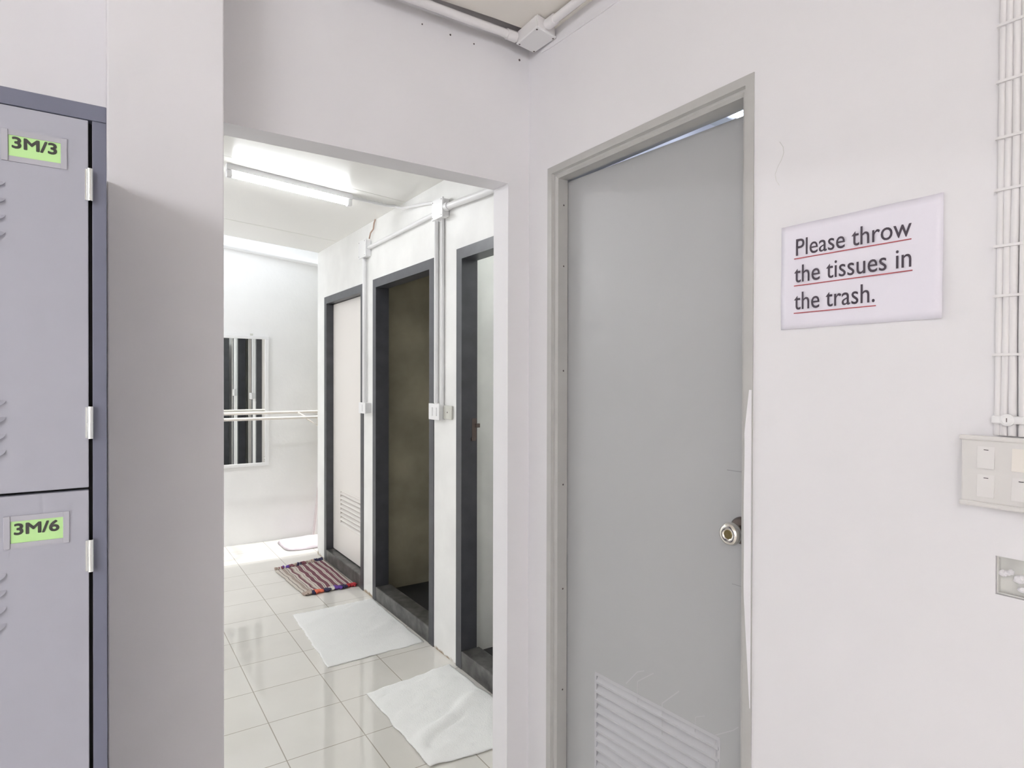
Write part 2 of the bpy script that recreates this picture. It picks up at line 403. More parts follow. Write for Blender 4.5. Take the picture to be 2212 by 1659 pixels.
# leaf, ajar: built along local +w from the hinge
ang = math.radians(3.3); HX, HY = XW + .053, 1.536
wd = Vector((math.sin(ang), -math.cos(ang), 0)); nd = Vector((-math.cos(ang), -math.sin(ang), 0))   # nd faces the room
def leaf_xf(bm):
    Mx = Matrix(((wd.x, nd.x, 0, HX), (wd.y, nd.y, 0, HY), (0, 0, 1, CZ), (0, 0, 0, 1)))
    bmesh.ops.transform(bm, matrix=Mx, verts=bm.verts[:]); return bm
LW, LT, LB = 0.672, 0.6295, -1.40
lw0, lw1, lz0, lz1 = 0.134, 0.560, -1.205, -0.886
b = BM()
box(b, 0, lw0, -.035, 0, LB, LT); box(b, lw1, LW, -.035, 0, LB, LT); box(b, lw0, lw1, -.035, 0, lz1, LT); box(b, lw0, lw1, -.035, 0, LB, lz0)
bmesh.ops.remove_doubles(b, verts=b.verts[:], dist=1e-5)
leaf = obj('door_leaf', leaf_xf(b), M['grey_door'], d1)
b = BM()
for (a0, a1, c0, c1) in ((lw0 - .004, lw1 + .004, lz1 - .004, lz1 + .006), (lw0 - .004, lw1 + .004, lz0 - .006, lz0 + .004), (lw0 - .005, lw0 + .003, lz0, lz1), (lw1 - .003, lw1 + .005, lz0, lz1)):
    box(b, a0, a1, -.03, .0005, c0, c1)
n_sl = 11; pitch = (lz1 - lz0) / n_sl
for k in range(n_sl):
    zt = lz1 - k * pitch
    sec = [(-.010, zt), (.002, zt - pitch * .72), (.002, zt - pitch * .92), (.0, zt - pitch * .92), (-.012, zt - pitch * .12)]
    A = [b.verts.new((lw0, d, z)) for d, z in sec]; B = [b.verts.new((lw1, d, z)) for d, z in sec]
    b.faces.new(A); b.faces.new(B[::-1])
    for i in range(5): b.faces.new((A[i], A[(i + 1) % 5], B[(i + 1) % 5], B[i]))
obj('louver', leaf_xf(b), M['lit_louver'], leaf)
b = BM()
for path, wdt in (([(.255, -.868), (.298, -.818), (.322, -.806)], .003), ([(.298, -.905), (.298, -.845), (.355, -.800)], .0026), ([(.385, -.955), (.385, -.87), (.44, -.815)], .0028),
                  ([(.49, -.90), (.492, -.86), (.52, -.845)], .0016), ([(.548, -1.16), (.55, -.88), (.60, -.845), (.615, -.83)], .0024)):
    for p0, p1 in zip(path[:-1], path[1:]):
        d = Vector((p1[0] - p0[0], p1[1] - p0[1])).normalized(); nn = Vector((-d.y, d.x)) * wdt / 2
        q = [(p0[0] + nn.x, p0[1] + nn.y), (p1[0] + nn.x, p1[1] + nn.y), (p1[0] - nn.x, p1[1] - nn.y), (p0[0] - nn.x, p0[1] - nn.y)]
        A = [b.verts.new((x, .0003, z)) for x, z in q]; B = [b.verts.new((x, 0, z)) for x, z in q]
        b.faces.new(A); b.faces.new(B[::-1])
        for i in range(4): b.faces.new((A[i], A[(i + 1) % 4], B[(i + 1) % 4], B[i]))
obj('paint_drips', leaf_xf(b), M['scratch'], leaf)
b = BM(); box(b, .58, LW, 0, .0003, -.2185, -.2165); box(b, .595, LW, 0, .0003, -.492, -.4905); obj('scribed_line', leaf_xf(b), M['score'], leaf)
kw, kz = 0.6245, -0.357
b = BM(); lathe(b, (kw, 0, kz), (0, 1, 0), [(0, .033), (.004, .033), (.010, .028), (.012, .015), (.03, .013), (.03, 0)], 32)
obj('knob_rosette', leaf_xf(b), M['bronze'], leaf, smooth=True)
b = BM(); lathe(b, (kw, 0, kz), (0, 1, 0), [(.028, .012), (.034, .018), (.043, .0255), (.052, .027), (.060, .0245), (.064, .019), (.064, .0135), (.062, .0105)], 32)
obj('door_knob', leaf_xf(b), M['knob'], leaf, smooth=True)
b = BM(); lathe(b, (kw, 0, kz), (0, 1, 0), [(.055, .0105), (.0625, .0105), (.0635, .0095), (.0635, 0)], 20)
box(b, kw - .0045, kw + .0045, .0635, .064, kz - .0008, kz + .0008)
obj('key_cylinder', leaf_xf(b), M['brass'], leaf, smooth=True)

# ------------------------------------------------------------------ door_2..4: the dark frames in the corridor
def stall_frame(n, yL, yR):
    d = thing('door_%d' % n, None, None, (XC, (yL + yR) / 2, 0), kind='structure')
    b = BM(); door_frame(b, XC, yL, yR, 0, ST, [(0, -.004), (.054, -.004), (.054, .085), (0, .085)])
    obj('door_frame', b, M['dark_frame'], d)
    b = BM(); box(b, XC - .004, XCB + .02, yR + .054, yL - .054, 0, SILL, .004); obj('door_sill', b, M['sill'], d)
    return d
def stall_leaf(d, hinge, dirv, nrm, wid, mname):
    """leaf panel with a louvre low down; dirv along width, nrm towards the side seen"""
    dirv = Vector(dirv).normalized(); nrm = Vector(nrm).normalized()
    zb, zt = SILL + .008, ST - .058
    l0, l1, a0, a1 = .18, wid - .12, Z(-1.105), Z(-.845)
    def T(bm):
        Mx = Matrix(((dirv.x, nrm.x, 0, hinge[0]), (dirv.y, nrm.y, 0, hinge[1]), (0, 0, 1, 0), (0, 0, 0, 1)))
        bmesh.ops.transform(bm, matrix=Mx, verts=bm.verts[:]); return bm
    b = BM()
    box(b, 0, l0, -.035, 0, zb, zt); box(b, l1, wid, -.035, 0, zb, zt); box(b, l0, l1, -.035, 0, zb, a0); box(b, l0, l1, -.035, 0, a1, zt)
    lf = obj('door_leaf', T(b), M[mname], d)
    b = BM(); ns = 8; p = (a1 - a0) / ns
    box(b, l0 - .006, l1 + .006, -.03, .004, a1 - .003, a1 + .008); box(b, l0 - .006, l1 + .006, -.03, .004, a0 - .008, a0 + .003)
    box(b, l0 - .008, l0 + .002, -.03, .004, a0, a1); box(b, l1 - .002, l1 + .008, -.03, .004, a0, a1)
    for k in range(ns):
        z = a1 - k * p
        sec = [(-.016, z), (.006, z - p * .66), (.006, z - p * .84), (.0, z - p * .84), (-.018, z - p * .16)]
        A = [b.verts.new((l0, q, zz)) for q, zz in sec]; B = [b.verts.new((l1, q, zz)) for q, zz in sec]
        b.faces.new(A); b.faces.new(B[::-1])
        for i in range(5): b.faces.new((A[i], A[(i + 1) % 5], B[(i + 1) % 5], B[i]))
    obj('louver', T(b), M[mname], lf)
    return lf
dA = stall_frame(2, *doors['A']); stall_leaf(dA, (XC + .052, 4.815), (0, -1, 0), (-1, 0, 0), .76, 'beige_door')
dB = stall_frame(3, *doors['B']); stall_leaf(dB, (XCB + .04, 2.995), (1, -.06, 0), (-.06, -1, 0), .74, 'beige_door')
dC = stall_frame(4, *doors['C']); stall_leaf(dC, (XCB + .04, 1.875), (1, -.06, 0), (-.06, -1, 0), .74, 'beige_door')
b = BM()      # strike hardware on the far jamb of the open door
box(b, XC + .055, XC + .08, 2.6425, 2.646, Z(-.29), Z(-.19), .001); box(b, XC + .072, XC + .092, 2.628, 2.644, Z(-.235), Z(-.215), .002)
box(b, XC + .05, XC + .075, 2.638, 2.646, Z(-.30), Z(-.285), .001)
obj('strike_plate', b, M['bronze'], dC)

bl = thing('ceiling_bulb', 'bare round bulb glowing on the ceiling of the nearest stall', 'light', (2.3, 2.35, Z(1.06)))
b = BM(); lathe(b, (2.3, 2.35, Z(1.06)), (0, 0, -1), [(0, .04), (.012, .04), (.02, .022), (.05, .022), (.05, 0)], 20); obj('bulb_holder', b, M['white_plastic'], bl, True)
b = BM(); lathe(b, (2.3, 2.35, Z(1.06)), (0, 0, -1), [(.045, .012), (.06, .022), (.085, .03), (.105, .024), (.115, 0)], 20); obj('bulb', b, M['bulb'], bl, True)

# ------------------------------------------------------------------ lamps
def fluorescent(name, label, x0, x1, y, zc, tm, slope=0.0, group=None):
    """tube along x under a ceiling; zc = ceiling height at x0, slope = dz/dx"""
    t = thing(name, label, 'light', ((x0 + x1) / 2, y, zc + slope * (x1 - x0) / 2), group)
    def zz(x): return zc + slope * (x - x0)
    b = BM(); prism(b, [(x0, zz(x0) - .03), (x1, zz(x1) - .03), (x1, zz(x1)), (x0, zz(x0))], y - .02, y + .02, 'xz'); obj('batten', b, M['white_plastic'], t)
    b = BM(); tube(b, [(x0 + .03, y, zz(x0 + .03) - .05), (x1 - .03, y, zz(x1 - .03) - .05)], .0135, 14); obj('tube', b, tm, t, True)
    for x, s in ((x0, 1), (x1, -1)):
        b = BM(); box(b, min(x, x + s * .028), max(x, x + s * .028), y - .018, y + .018, zz(x) - .068, zz(x) - .03, .006); obj('lamp_holder', b, M['white_plastic'], t, True)
    return t
fluorescent('tube_light', 'glowing white fluorescent tube on the corridor ceiling', .535, 1.19, 3.43, cz_(.535), M['tube_corr'], -.075)
fluorescent('tube_light', 'added unseen fill tube over the left half of the corridor, behind the pier', -1.5, -.25, 4.3, cz_(-1.5), M['tube_fill'], -.075)  # added out of view to brighten the corridor floor and lower walls
for k, (xa, ya) in enumerate(((-2.85, -1.6), (-4.3, -1.6))):
    fluorescent('tube_light', ['fluorescent tube on the locker room ceiling nearer the grey door', 'fluorescent tube on the locker room ceiling at its far left end'][k], xa, xa + 1.25, ya, RC, M['tube_room'])

# ------------------------------------------------------------------ locker
LY, LYB, LXR, LTOP = 1.10, 1.55, 0.0083, Z(0.404)
COLW = 0.312
lk = thing('locker', 'grey metal locker with nine doors beside the white pier', 'locker', (-.48, 1.33, 0))
LXL = LXR - .018 * 2 - COLW * 3
rows_z = [(Z(0.3795), Z(-.1590)), (Z(-.1630), Z(-.7020)), (Z(-.7060), Z(-1.245))]
b = BM()
box(b, LXL, LXR, LY + .018, LYB, .05, LTOP - .0005)                               # carcass
box(b, LXL, LXR, LY - .0012, LY + .018, Z(.3805), LTOP, .0012)                    # top rail
box(b, LXR - .0178, LXR, LY, LY + .018, .05, Z(.3803), .001); box(b, LXL, LXL + .0178, LY, LY + .018, .05, Z(.3803), .001)
box(b, LXL, LXR, LY, LY + .018, .05, Z(-1.25)); box(b, LXL + .02, LXR - .02, LY + .04, LYB - .02, 0, .05)
obj('locker_frame', b, M['locker_body'], lk)
b = BM(); box(b, LXL + .018, LXR - .0178, LY + .0165, LY + .0178, Z(-1.25), Z(.3805)); obj('shadow_gap', b, M['black'], lk)
def louvers(b, cx, zs):
    for z in zs:
        # pressed crescent: half dome opening downwards
        n = 20; w2 = .0575; top = []; lip = []
        for k in range(n + 1):
            a = math.sin(-math.pi / 2 + math.pi * k / n); e_ = math.sqrt(max(0, 1 - a ** 4)); hgt = .0125 * e_
            top.append(b.verts.new((cx + a * w2, LY - .0005, z))); lip.append(b.verts.new((cx + a * w2, LY - .009 * e_ - .0004, z - hgt)))
        base = [b.verts.new((v.co.x, LY, v.co.z)) for v in lip]
        for k in range(n):
            b.faces.new((top[k], top[k + 1], lip[k + 1], lip[k])); b.faces.new((lip[k], lip[k + 1], base[k + 1], base[k]))
def holder_bm(xa, xb, z0, z1):
    b = BM(); t = .0075
    box(b, xa + t, xb - t, LY - .0021, LY - .0002, z1 - t, z1); box(b, xa + t, xb - t, LY - .0021, LY - .0002, z0, z0 + t)
    box(b, xa, xa + t, LY - .0034, LY - .0002, z0, z1, .0006); box(b, xb - t, xb, LY - .0025, LY - .0002, z0, z1, .0006)
    return b
cards = {(2, 0): ('3M/3', -.1052, -.0468, .3097, .3405), (2, 1): ('3M/6', -.1040, -.0450, -.2290, -.1965)}
for c in range(3):
    xa = LXL + .018 + COLW * c + .002; xb = xa + COLW - .0045
    if c == 2: xb = -.0142
    for r, (zt, zb) in enumerate(rows_z):
        b = BM(); box(b, xa, xb, LY - .0005, LY + .014, zb, zt, .0012)
        cx = xb - .152
        louvers(b, cx, [zt - .1065 - .0231 * k for k in range(4)]); louvers(b, cx, [zb + .13 - .0231 * k for k in range(4)])
        dr = obj('locker_door', b, M['locker_door'], lk)
        for z in (zt - .072 - .0235, zb + .119 - .0235):
            hb = BM(); tube(hb, [(xb + .0022, LY - .006, z - .0235), (xb + .0022, LY - .006, z + .0235)], .0042, 12)
            tube(hb, [(xb + .0022, LY - .006, z - .0006), (xb + .0022, LY - .006, z + .0006)], .0046, 12)
            box(hb, xb - .004, xb + .004, LY - .006, LY, z - .0225, z + .0225)
            h = obj('hinge', hb, M['chrome'], dr, True)
        if (c, r) in cards:
            s, ca, cb, c0, c1 = cards[(c, r)]
            o = obj('card_holder', holder_bm(ca - .008, cb + .0075, Z(c0) - .0075, Z(c1) + .0055), M['holder'], dr)
            gb = BM(); box(gb, ca, cb, LY - .0012, LY - .0003, Z(c0), Z(c1)); o = obj('name_card', gb, M['green_card'], dr); o['label'] = 'light green card reading ' + s
            tb = text_bm(s, (cb - ca) * .87, .0155, bold=.028); xf(tb, (ca + .0035, LY - .0012, Z(c0) + .0118), (1, 0, 0), (0, 0, 1))
            obj('lettering', tb, M['ink'], dr)
        else:
            obj('card_holder', holder_bm(cx - .037, cx + .037, zt - .078, zt - .034), M['holder'], dr)

# ------------------------------------------------------------------ notice on the right wall
sg = thing('notice_sheet', 'white paper notice taped to the wall right of the grey door', 'sign', (XW, .611, Z(.106)))
b = BM()
ny, nz = 24, 16; g = {}
for i in range(ny + 1):
    for j in range(nz + 1):
        y = .7585 - (.7585 - .4614) * i / ny; z = .106 + (.318 - .106) * j / nz
        if i == 0: y -= 0
        off = .0012 + .0016 * (0.5 + 0.5 * math.sin(i * .55 + j * .35)) + (.0035 * (i / ny - .8) / .2 if i / ny > .8 else 0) * (1 - j / nz)
        g[i, j] = b.verts.new((XW - off, y, Z(z)))
for i in range(ny):
    for j in range(nz): b.faces.new((g[i, j], g[i + 1, j], g[i + 1, j + 1], g[i, j + 1]))
paper = obj('paper', b, M['paper'], sg, True)
md = paper.modifiers.new('thickness', 'SOLIDIFY'); md.thickness = .0004; md.offset = 0
tx = XW - .0034
for s, y0, y1, zb, hgt, zu in (('Please throw', .725, .510, .2545, .0335, .2487), ('the tissues in', .7285, .510, .2003, .0345, .1936), ('the trash.', .7285, .571, .1450, .0350, .1379)):
    tb = text_bm(s, y0 - y1, hgt, .0005); xf(tb, (tx, y0, Z(zb)), (0, -1, 0), (0, 0, 1)); obj('lettering', tb, M['ink_purple'], sg)
for y0, y1, z in ((.7291, .510, .2487), (.729, .508, .1936), (.7292, .5688, .1379)):
    b = BM(); box(b, tx - .0005, tx, y1, y0, Z(z) - .0009, Z(z) + .0009); obj('underline', b, M['red_ink'], sg)

# ------------------------------------------------------------------ switch panel, conduits, recess on the right wall
sp = thing('switch_panel', 'wide white switch panel on the wall below the cable conduits', 'switch', (XW, .32, Z(-.197)))
b = BM(); box(b, XW - .03, XW, .245, .4235, Z(-.1955), Z(-.0875), .003); box(b, XW - .034, XW - .028, .243, .4255, Z(-.1975), Z(-.1895), .0025); box(b, XW - .034, XW - .028, .243, .4255, Z(-.0935), Z(-.0855), .0025)
obj('switch_box', b, M['switch_plate'], sp)
for c in range(4):
    ya = .4010 - .0445 * c
    for r, (z1, z0) in enumerate(((-.1025, -.1366), (-.1466, -.1812))):
        b = BM()
        V = [b.verts.new(p) for p in ((XW - .030, ya, Z(z1)), (XW - .030, ya - .0226, Z(z1)), (XW - .0335, ya - .0226, Z(z0)), (XW - .0335, ya, Z(z0)),
                                      (XW - .028, ya, Z(z1)), (XW - .028, ya - .0226, Z(z1)), (XW - .028, ya - .0226, Z(z0)), (XW - .028, ya, Z(z0)))]
        for f in ((0, 1, 2, 3), (7, 6, 5, 4), (0, 4, 5, 1), (1, 5, 6, 2), (2, 6, 7, 3), (3, 7, 4, 0)): b.faces.new([V[i] for i in f])
        rk = obj('rocker', b, M['cream_plastic'] if (c, r) == (1, 0) else M['rocker'], sp)
        b = BM(); box(b, XW - .0312, XW - .030, ya - .0145, ya - .0085, Z(z1) - .0055, Z(z1) - .0045)
        if (c, r) != (1, 0): obj('marker', b, M['black'], rk)
        else: b.free()

cb = thing('cable_conduit', 'bundle of white painted cables clipped to the wall above the switch panel', 'conduit', (XW, .35, Z(-.085)))
for k, (y, r, dx) in enumerate(((.3800, .0050, .003), (.3710, .0053, .004), (.3610, .0057, .0045), (.3495, .0066, .0055), (.3365, .0072, .005), (.3225, .0072, .005))):
    b = BM(); pts = []
    for j in range(30):
        z = -.085 + j * (1.105 + .085) / 29
        lean = (.0085 * (1 - j / 29.0) - .004)
        pts.append((XW - dx - .0012 * noise.noise(Vector((z * 6, k * 5, 0))), y + lean * (.8 if k < 3 else .2) + .0016 * noise.noise(Vector((z * 4, k * 9, 2))), Z(z)))
    tube(b, pts, r, 10); obj('cable', b, M['painted_plastic'], cb, True)
for z in (.553, .465, .377, .296, .208, .130, .038, .64, .73, .82, .91, 1.0):
    yl = .3858 + .8 * (.0085 * (1 - (z + .085) / 1.19) - .004)
    b = BM(); prism(b, [(.317, Z(z) + .001), (yl, Z(z) + .002), (yl + .0012, Z(z) + .004), (yl, Z(z) + .006), (.317, Z(z) + .005)], XW - .0128, XW - .001)
    obj('cable_clip', b, M['painted_plastic'], cb)
b = BM(); box(b, XW - .017, XW - .002, .345, .3885, Z(-.066), Z(-.054), .002); lathe(b, (XW - .012, .367, Z(-.060)), (-1, 0, 0), [(0, .0095), (.006, .0095), (.008, .006), (.008, 0)], 14)
obj('strap', b, M['white_plastic'], cb)
b = BM(); box(b, XW - .0205, XW - .0196, .3665, .3675, Z(-.063), Z(-.057)); obj('strap_screw', b, M['hole'], cb)

nb = thing('wall_recess', 'open square switch recess with white plaster lumps below the switch panel', 'recess', (XW, .343, hz0))
b = BM(); e = .0008
x1 = XW + .013
box(b, x1, x1 + .003, hy0 + e, hy1 - e, hz0 + e, hz1 - e)
box(b, XW + .004, x1, hy1 - .003, hy1 - e, hz0 + e, hz1 - e); box(b, XW + .004, x1, hy0 + e, hy0 + .003, hz0 + e, hz1 - e)
box(b, XW + .004, x1, hy0 + .003, hy1 - .003, hz0 + e, hz0 + .003); box(b, XW + .004, x1, hy0 + .003, hy1 - .003, hz1 - .003, hz1 - e)
obj('back_box', b, M['niche'], nb)
for (y, z, r, sx) in ((.379, -.3045, .0052, 1.2), (.3735, -.3035, .004, 1.3), (.3685, -.3005, .0045, 1), (.3590, -.3095, .0065, 1.1), (.3535, -.306, .005, 1.3), (.3475, -.303, .0055, 1.2), (.353, -.325, .0045, 1.8)):
    b = BM(); bmesh.ops.create_icosphere(b, subdivisions=2, radius=r)
    for v in b.verts:
        v.co *= 1 + .35 * noise.noise(v.co * 260 + Vector((y * 99, 0, 0))); v.co = Vector((v.co.x + XW + .009, v.co.y * sx + y, v.co.z + Z(z)))
    obj('plaster_lump', b, M['plaster'], nb)

# ------------------------------------------------------------------ junction box and pipes in the room corner
jb = thing('junction_box', 'square white junction box in the corner where ceiling and two walls meet', 'junction box', (1.135, 1.56, Z(1.06)))
A_, B_, C_, D_ = Vector((1.0928, 1.5045)), Vector((1.1770, 1.5195)), Vector((1.1705, 1.6305)), Vector((1.0965, 1.6205))
b = BM()
quad = [A_, B_, C_, D_]; cen = sum(quad, Vector((0, 0))) / 4
def ring(s, z): return [b.verts.new((cen.x + (q.x - cen.x) * s, cen.y + (q.y - cen.y) * s, z)) for q in quad]
def loft(rings):
    for a, c in zip(rings[:-1], rings[1:]):
        for k in range(4): b.faces.new((a[k], a[(k + 1) % 4], c[(k + 1) % 4], c[k]))
    b.faces.new(rings[0]); b.faces.new(rings[-1][::-1])
loft([ring(.97, Z(1.064)), ring(.97, Z(1.078)), ring(.94, Z(1.1045))]); bmesh.ops.bevel(b, geom=b.edges[:], offset=.003, segments=2, affect='EDGES')
obj('box_body', b, M['painted_plastic'], jb)
b = BM(); loft([ring(.96, Z(1.0605)), ring(1.0, Z(1.0625)), ring(1.0, Z(1.066)), ring(.97, Z(1.0675))]); obj('cover_plate', b, M['white_plastic'], jb)
for q in quad:
    p = cen + (q - cen) * .84; b = BM(); lathe(b, (p.x, p.y, Z(1.0604)), (0, 0, -1), [(0, .0028), (.0008, .0028), (.0008, 0)], 10); obj('screw', b, M['hole'], jb)

PIPES = 'white conduit pipes on the walls'
def pipe(label, pts, r, couplings=(), mname='painted_plastic'):
    b = BM(); tube(b, pts, r, 14)
    mname = mname or 'painted_plastic'
    o = obj('conduit_pipe', b, M[mname], None, True); o['label'] = label; o['category'] = 'pipe'
    base = Vector(pts[0]); o['_w'] = tuple(base); based(o, base)
    for p0, p1 in couplings:
        cbm = BM(); tube(cbm, [p0, p1], r * 1.28, 16); obj('pipe_coupling', cbm, M[mname], o, True)
    return o
pl_pts = [(1.1, 1.622, Z(1.0845)), (1.03, 1.622, Z(1.0855)), (.93, 1.621, Z(1.0835)), (.8, 1.620, Z(1.0825)), (.6, 1.620, Z(1.081)), (.24, 1.620, Z(1.08))]
pipe('white conduit pipe along the top of the wall over the passage', pl_pts, .0125, [((1.094, 1.622, Z(1.0845)), (1.06, 1.622, Z(1.085)))])
pr_pts = [(1.138, 1.512, Z(1.086)), (1.138, 1.40, Z(1.0855)), (1.139, 1.2, Z(1.085)), (1.14, .6, Z(1.085)), (1.14, -2.9, Z(1.085))]
pipe('white conduit pipe along the ceiling above the grey door', pr_pts, .0125, [((1.138, 1.512, Z(1.086)), (1.138, 1.475, Z(1.086)))])

# ------------------------------------------------------------------ corridor wiring
def jbox(label, y0, y1, z0, z1, x0, cable=False):
    t = thing('junction_box', label, 'junction box', (XC, (y0 + y1) / 2, z0))
    b = BM(); box(b, x0 + .008, XC, y0 + .006, y1 - .006, z0 + .006, z1 - .006, .005); obj('box_body', b, M['white_plastic'], t)
    b = BM(); box(b, x0, x0 + .01, y0, y1, z0, z1, .003); obj('cover_plate', b, M['white_plastic'], t)
    for yy in (y0 + .012, y1 - .012):
        for zz in (z0 + .012, z1 - .012):
            b = BM(); lathe(b, (x0, yy, zz), (-1, 0, 0), [(0, .0028), (.0008, .0028), (.0008, 0)], 8); obj('screw', b, M['hole'], t)
    return t
jbox('white junction box above the switch with two rockers in the corridor', 2.775, 2.895, Z(.822), Z(.925), 1.43)
jbox('white junction box between the beige door and the open middle stall', 3.86, 3.985, Z(.802), Z(.918), 1.43)
px = XC - .018
pipe('conduit pipe running between the two corridor junction boxes', [(px, 2.89, Z(.868)), (px, 3.87, Z(.861))], .012, (), 'white_plastic')
pipe('thick conduit pipe from the corridor junction box towards the passage', [(XC - .022, 2.79, Z(.874)), (XC - .022, 2.4, Z(.850)), (XC - .022, 1.80, Z(.845))], .0165, [((XC - .022, 2.785, Z(.874)), (XC - .022, 2.745, Z(.8716)))], 'white_plastic')
pipe('thin conduit rising from the corridor junction box to the ceiling tube', [(XC - .015, 2.87, Z(.921)), (XC - .015, 3.05, Z(.954)), (XC - .015, 3.33, Z(.995)), (XC - .03, 3.40, cz_(XC - .03) - .012), (XC - .08, 3.425, cz_(XC - .08) - .012), (1.186, 3.43, cz_(1.186) - .014)], .0085, (), 'white_plastic')
pipe('conduit dropping to the switch beside the middle stall', [(px, 3.945, Z(.806)), (px, 3.945, Z(-.155))], .0125, (), 'white_plastic')
pipe('left conduit dropping to the double switch beside the nearest stall', [(XC - .012, 2.905, Z(.83)), (XC - .012, 2.905, Z(-.12))], .0115, (), 'white_plastic')
pipe('right conduit dropping to the grey outlet beside the nearest stall', [(XC - .010, 2.838, Z(.83)), (XC - .010, 2.838, Z(-.128))], .0095, (), 'white_plastic')
b = BM(); tube(b, [(1.452, 3.845, Z(.915)), (1.455, 3.83, Z(.95)), (1.462, 3.80, Z(.97)), (1.460, 3.78, Z(1.005)), (1.466, 3.775, Z(1.028))], .005, 8)
o = obj('loose_cable', b, M['wire'], None, True); tag(o, 'loose brown wires rising from the far corridor junction box', 'cable'); based(o, (1.452, 3.845, Z(.915)))

def small_switch(name, label, y0, y1, z0, z1, dep, mname, rockers):
    t = thing(name, label, 'switch' if rockers else 'outlet', (XC, (y0 + y1) / 2, z0))
    b = BM(); box(b, XC - dep + .006, XC, y0 + .003, y1 - .003, z0 + .003, z1 - .003, .002); obj('back_box', b, M[mname], t)
    b = BM(); box(b, XC - dep, XC - dep + .008, y0, y1, z0, z1, .0025); obj('face_plate', b, M[mname], t)
    for k in range(rockers):
        yc = y0 + (y1 - y0) * (k + .5 + .12 * (rockers == 2) * (1 if k == 0 else -1)) / rockers
        b = BM(); box(b, XC - dep - .004, XC - dep + .002, yc - .011, yc + .011, (z0 + z1) / 2 - .022, (z0 + z1) / 2 + .022, .0015); obj('rocker', b, M[mname], t)
    return t
small_switch('wall_switch', 'white double switch on the corridor wall left of the nearest stall', 2.825, 2.945, Z(-.2065), Z(-.122), .036, 'white_plastic', 2)
small_switch('wall_switch', 'white switch box between the beige door and the open middle stall', 3.862, 3.985, Z(-.221), Z(-.149), .042, 'white_plastic', 1)
t = small_switch('wall_outlet', 'aged grey outlet plate right of the double corridor switch', 2.735, 2.823, Z(-.199), Z(-.130), .012, 'grey_plastic', 0)
b = BM(); lathe(b, (XC - .012, 2.779, Z(-.164)), (-1, 0, 0), [(0, .004), (.001, .004), (.001, 0)], 10); obj('socket_hole', b, M['hole'], t)

# ------------------------------------------------------------------ far end: mirror, pipe, drying rack, pole, mat
mr = thing('wall_mirror', 'tall white framed mirror on the far wall behind the drying rack', 'mirror', (.92, YF, Z(-.75)))
mx0, mx1, mz0, mz1 = .62, 1.2265, Z(-.751), Z(.380)
b = BM(); fw = .028
for a in ((mx0, mx1, mz1 - fw, mz1), (mx0, mx1, mz0, mz0 + fw), (mx0, mx0 + fw, mz0 + fw, mz1 - fw), (mx1 - fw, mx1, mz0 + fw, mz1 - fw)): box(b, a[0], a[1], YF - .02, YF, a[2], a[3], .003)
obj('mirror_frame', b, M['white_plastic'], mr)
b = BM(); box(b, mx0 + fw, mx1 - fw, YF - .010, YF - .004, mz0 + fw, mz1 - fw); obj('mirror_glass', b, M['mirror'], mr)
b = BM(); box(b, 1.075, 1.10, YF - .012, YF, mz1, mz1 + .018, .003); obj('hanging_hook', b, M['grey_plastic'], mr)
mr.rotation_euler.z = math.radians(0.3); mr.location.y = YF - .0075

pipe('white pipe sloping across the top of the far wall', [(1.95, YF - .03, Z(1.02)), (-.45, YF - .03, Z(1.26))], .021, mname='white_plastic')

dr = thing('drying_rack', 'cream steel drying rack with two long rails in front of the mirror', 'rack', (.9, 5.3, Z(-.39)))
b = BM(); tube(b, [(.2, 5.45, Z(-.279)), (1.60, 5.45, Z(-.279))], .0125, 14); obj('rail', b, M['rail'], dr, True)
b = BM(); tube(b, [(.2, 5.22, Z(-.313)), (1.515, 5.22, Z(-.313)), (1.55, 5.235, Z(-.313)), (1.60, 5.45, Z(-.30))], .0125, 14); obj('rail', b, M['rail'], dr, True)
b = BM(); tube(b, [(1.42, 5.45, Z(-.285)), (1.42, 5.22, Z(-.308))], .008, 10); obj('cross_bar', b, M['rail'], dr, True)
b = BM(); tube(b, [(1.42, 5.25, Z(-.315)), (1.525, 5.25, Z(-.385)), (1.53, 5.25, Z(-.30))], .007, 10); obj('bracket', b, M['rail'], dr, True)
b = BM(); tube(b, [(1.60, 5.45, Z(-.29)), (1.60, YF, Z(-.29))], .0125, 12); obj('wall_arm', b, M['rail'], dr, True)
b = BM(); tube(b, [(.2, 5.22, Z(-.313)), (.2, 5.45, Z(-.279)), (.2, YF, Z(-.279))], .0125, 12); obj('wall_arm', b, M['rail'], dr, True)

b = BM()
outline = [(1.31, 5.62), (1.295, 5.56), (1.275, 5.30), (1.29, 5.24), (1.33, 5.225), (1.80, 5.225), (1.82, 5.26), (1.82, 5.62), (1.78, 5.65), (1.36, 5.65)]
nx, nyy = 26, 18; g = {}
for i in range(nx + 1):
    for j in range(nyy + 1):
        u, v = i / nx, j / nyy
        ex = .03 * (abs(2 * v - 1) ** 6); x = 1.275 + ex + u * (.545 - 2 * ex); ey = .03 * (abs(2 * u - 1) ** 6); y = 5.228 + ey + v * (.42 - 2 * ey)
        edge_ = min(u, 1 - u, v, 1 - v)
        z = .006 + .018 * max(0, noise.noise(Vector((x * 9, y * 9, 4)))) * min(1, edge_ * 8) + (.012 if .02 < edge_ < .09 else 0)
        g[i, j] = b.verts.new((x, y, z))
for i in range(nx):
    for j in range(nyy): b.faces.new((g[i, j], g[i + 1, j], g[i + 1, j + 1], g[i, j + 1]))
o = obj('floor_mat', b, M['pink_mat'], None, True); md = o.modifiers.new('thickness', 'SOLIDIFY'); md.thickness = .005; md.offset = -1
tag(o, 'pale pink floor mat in the sunlit strip by the far wall', 'mat'); based(o, (1.55, 5.44, 0))
b = BM(); tube(b, [(1.618, 5.683, .005), (1.755, 5.683, 1.30)], .0125, 12)
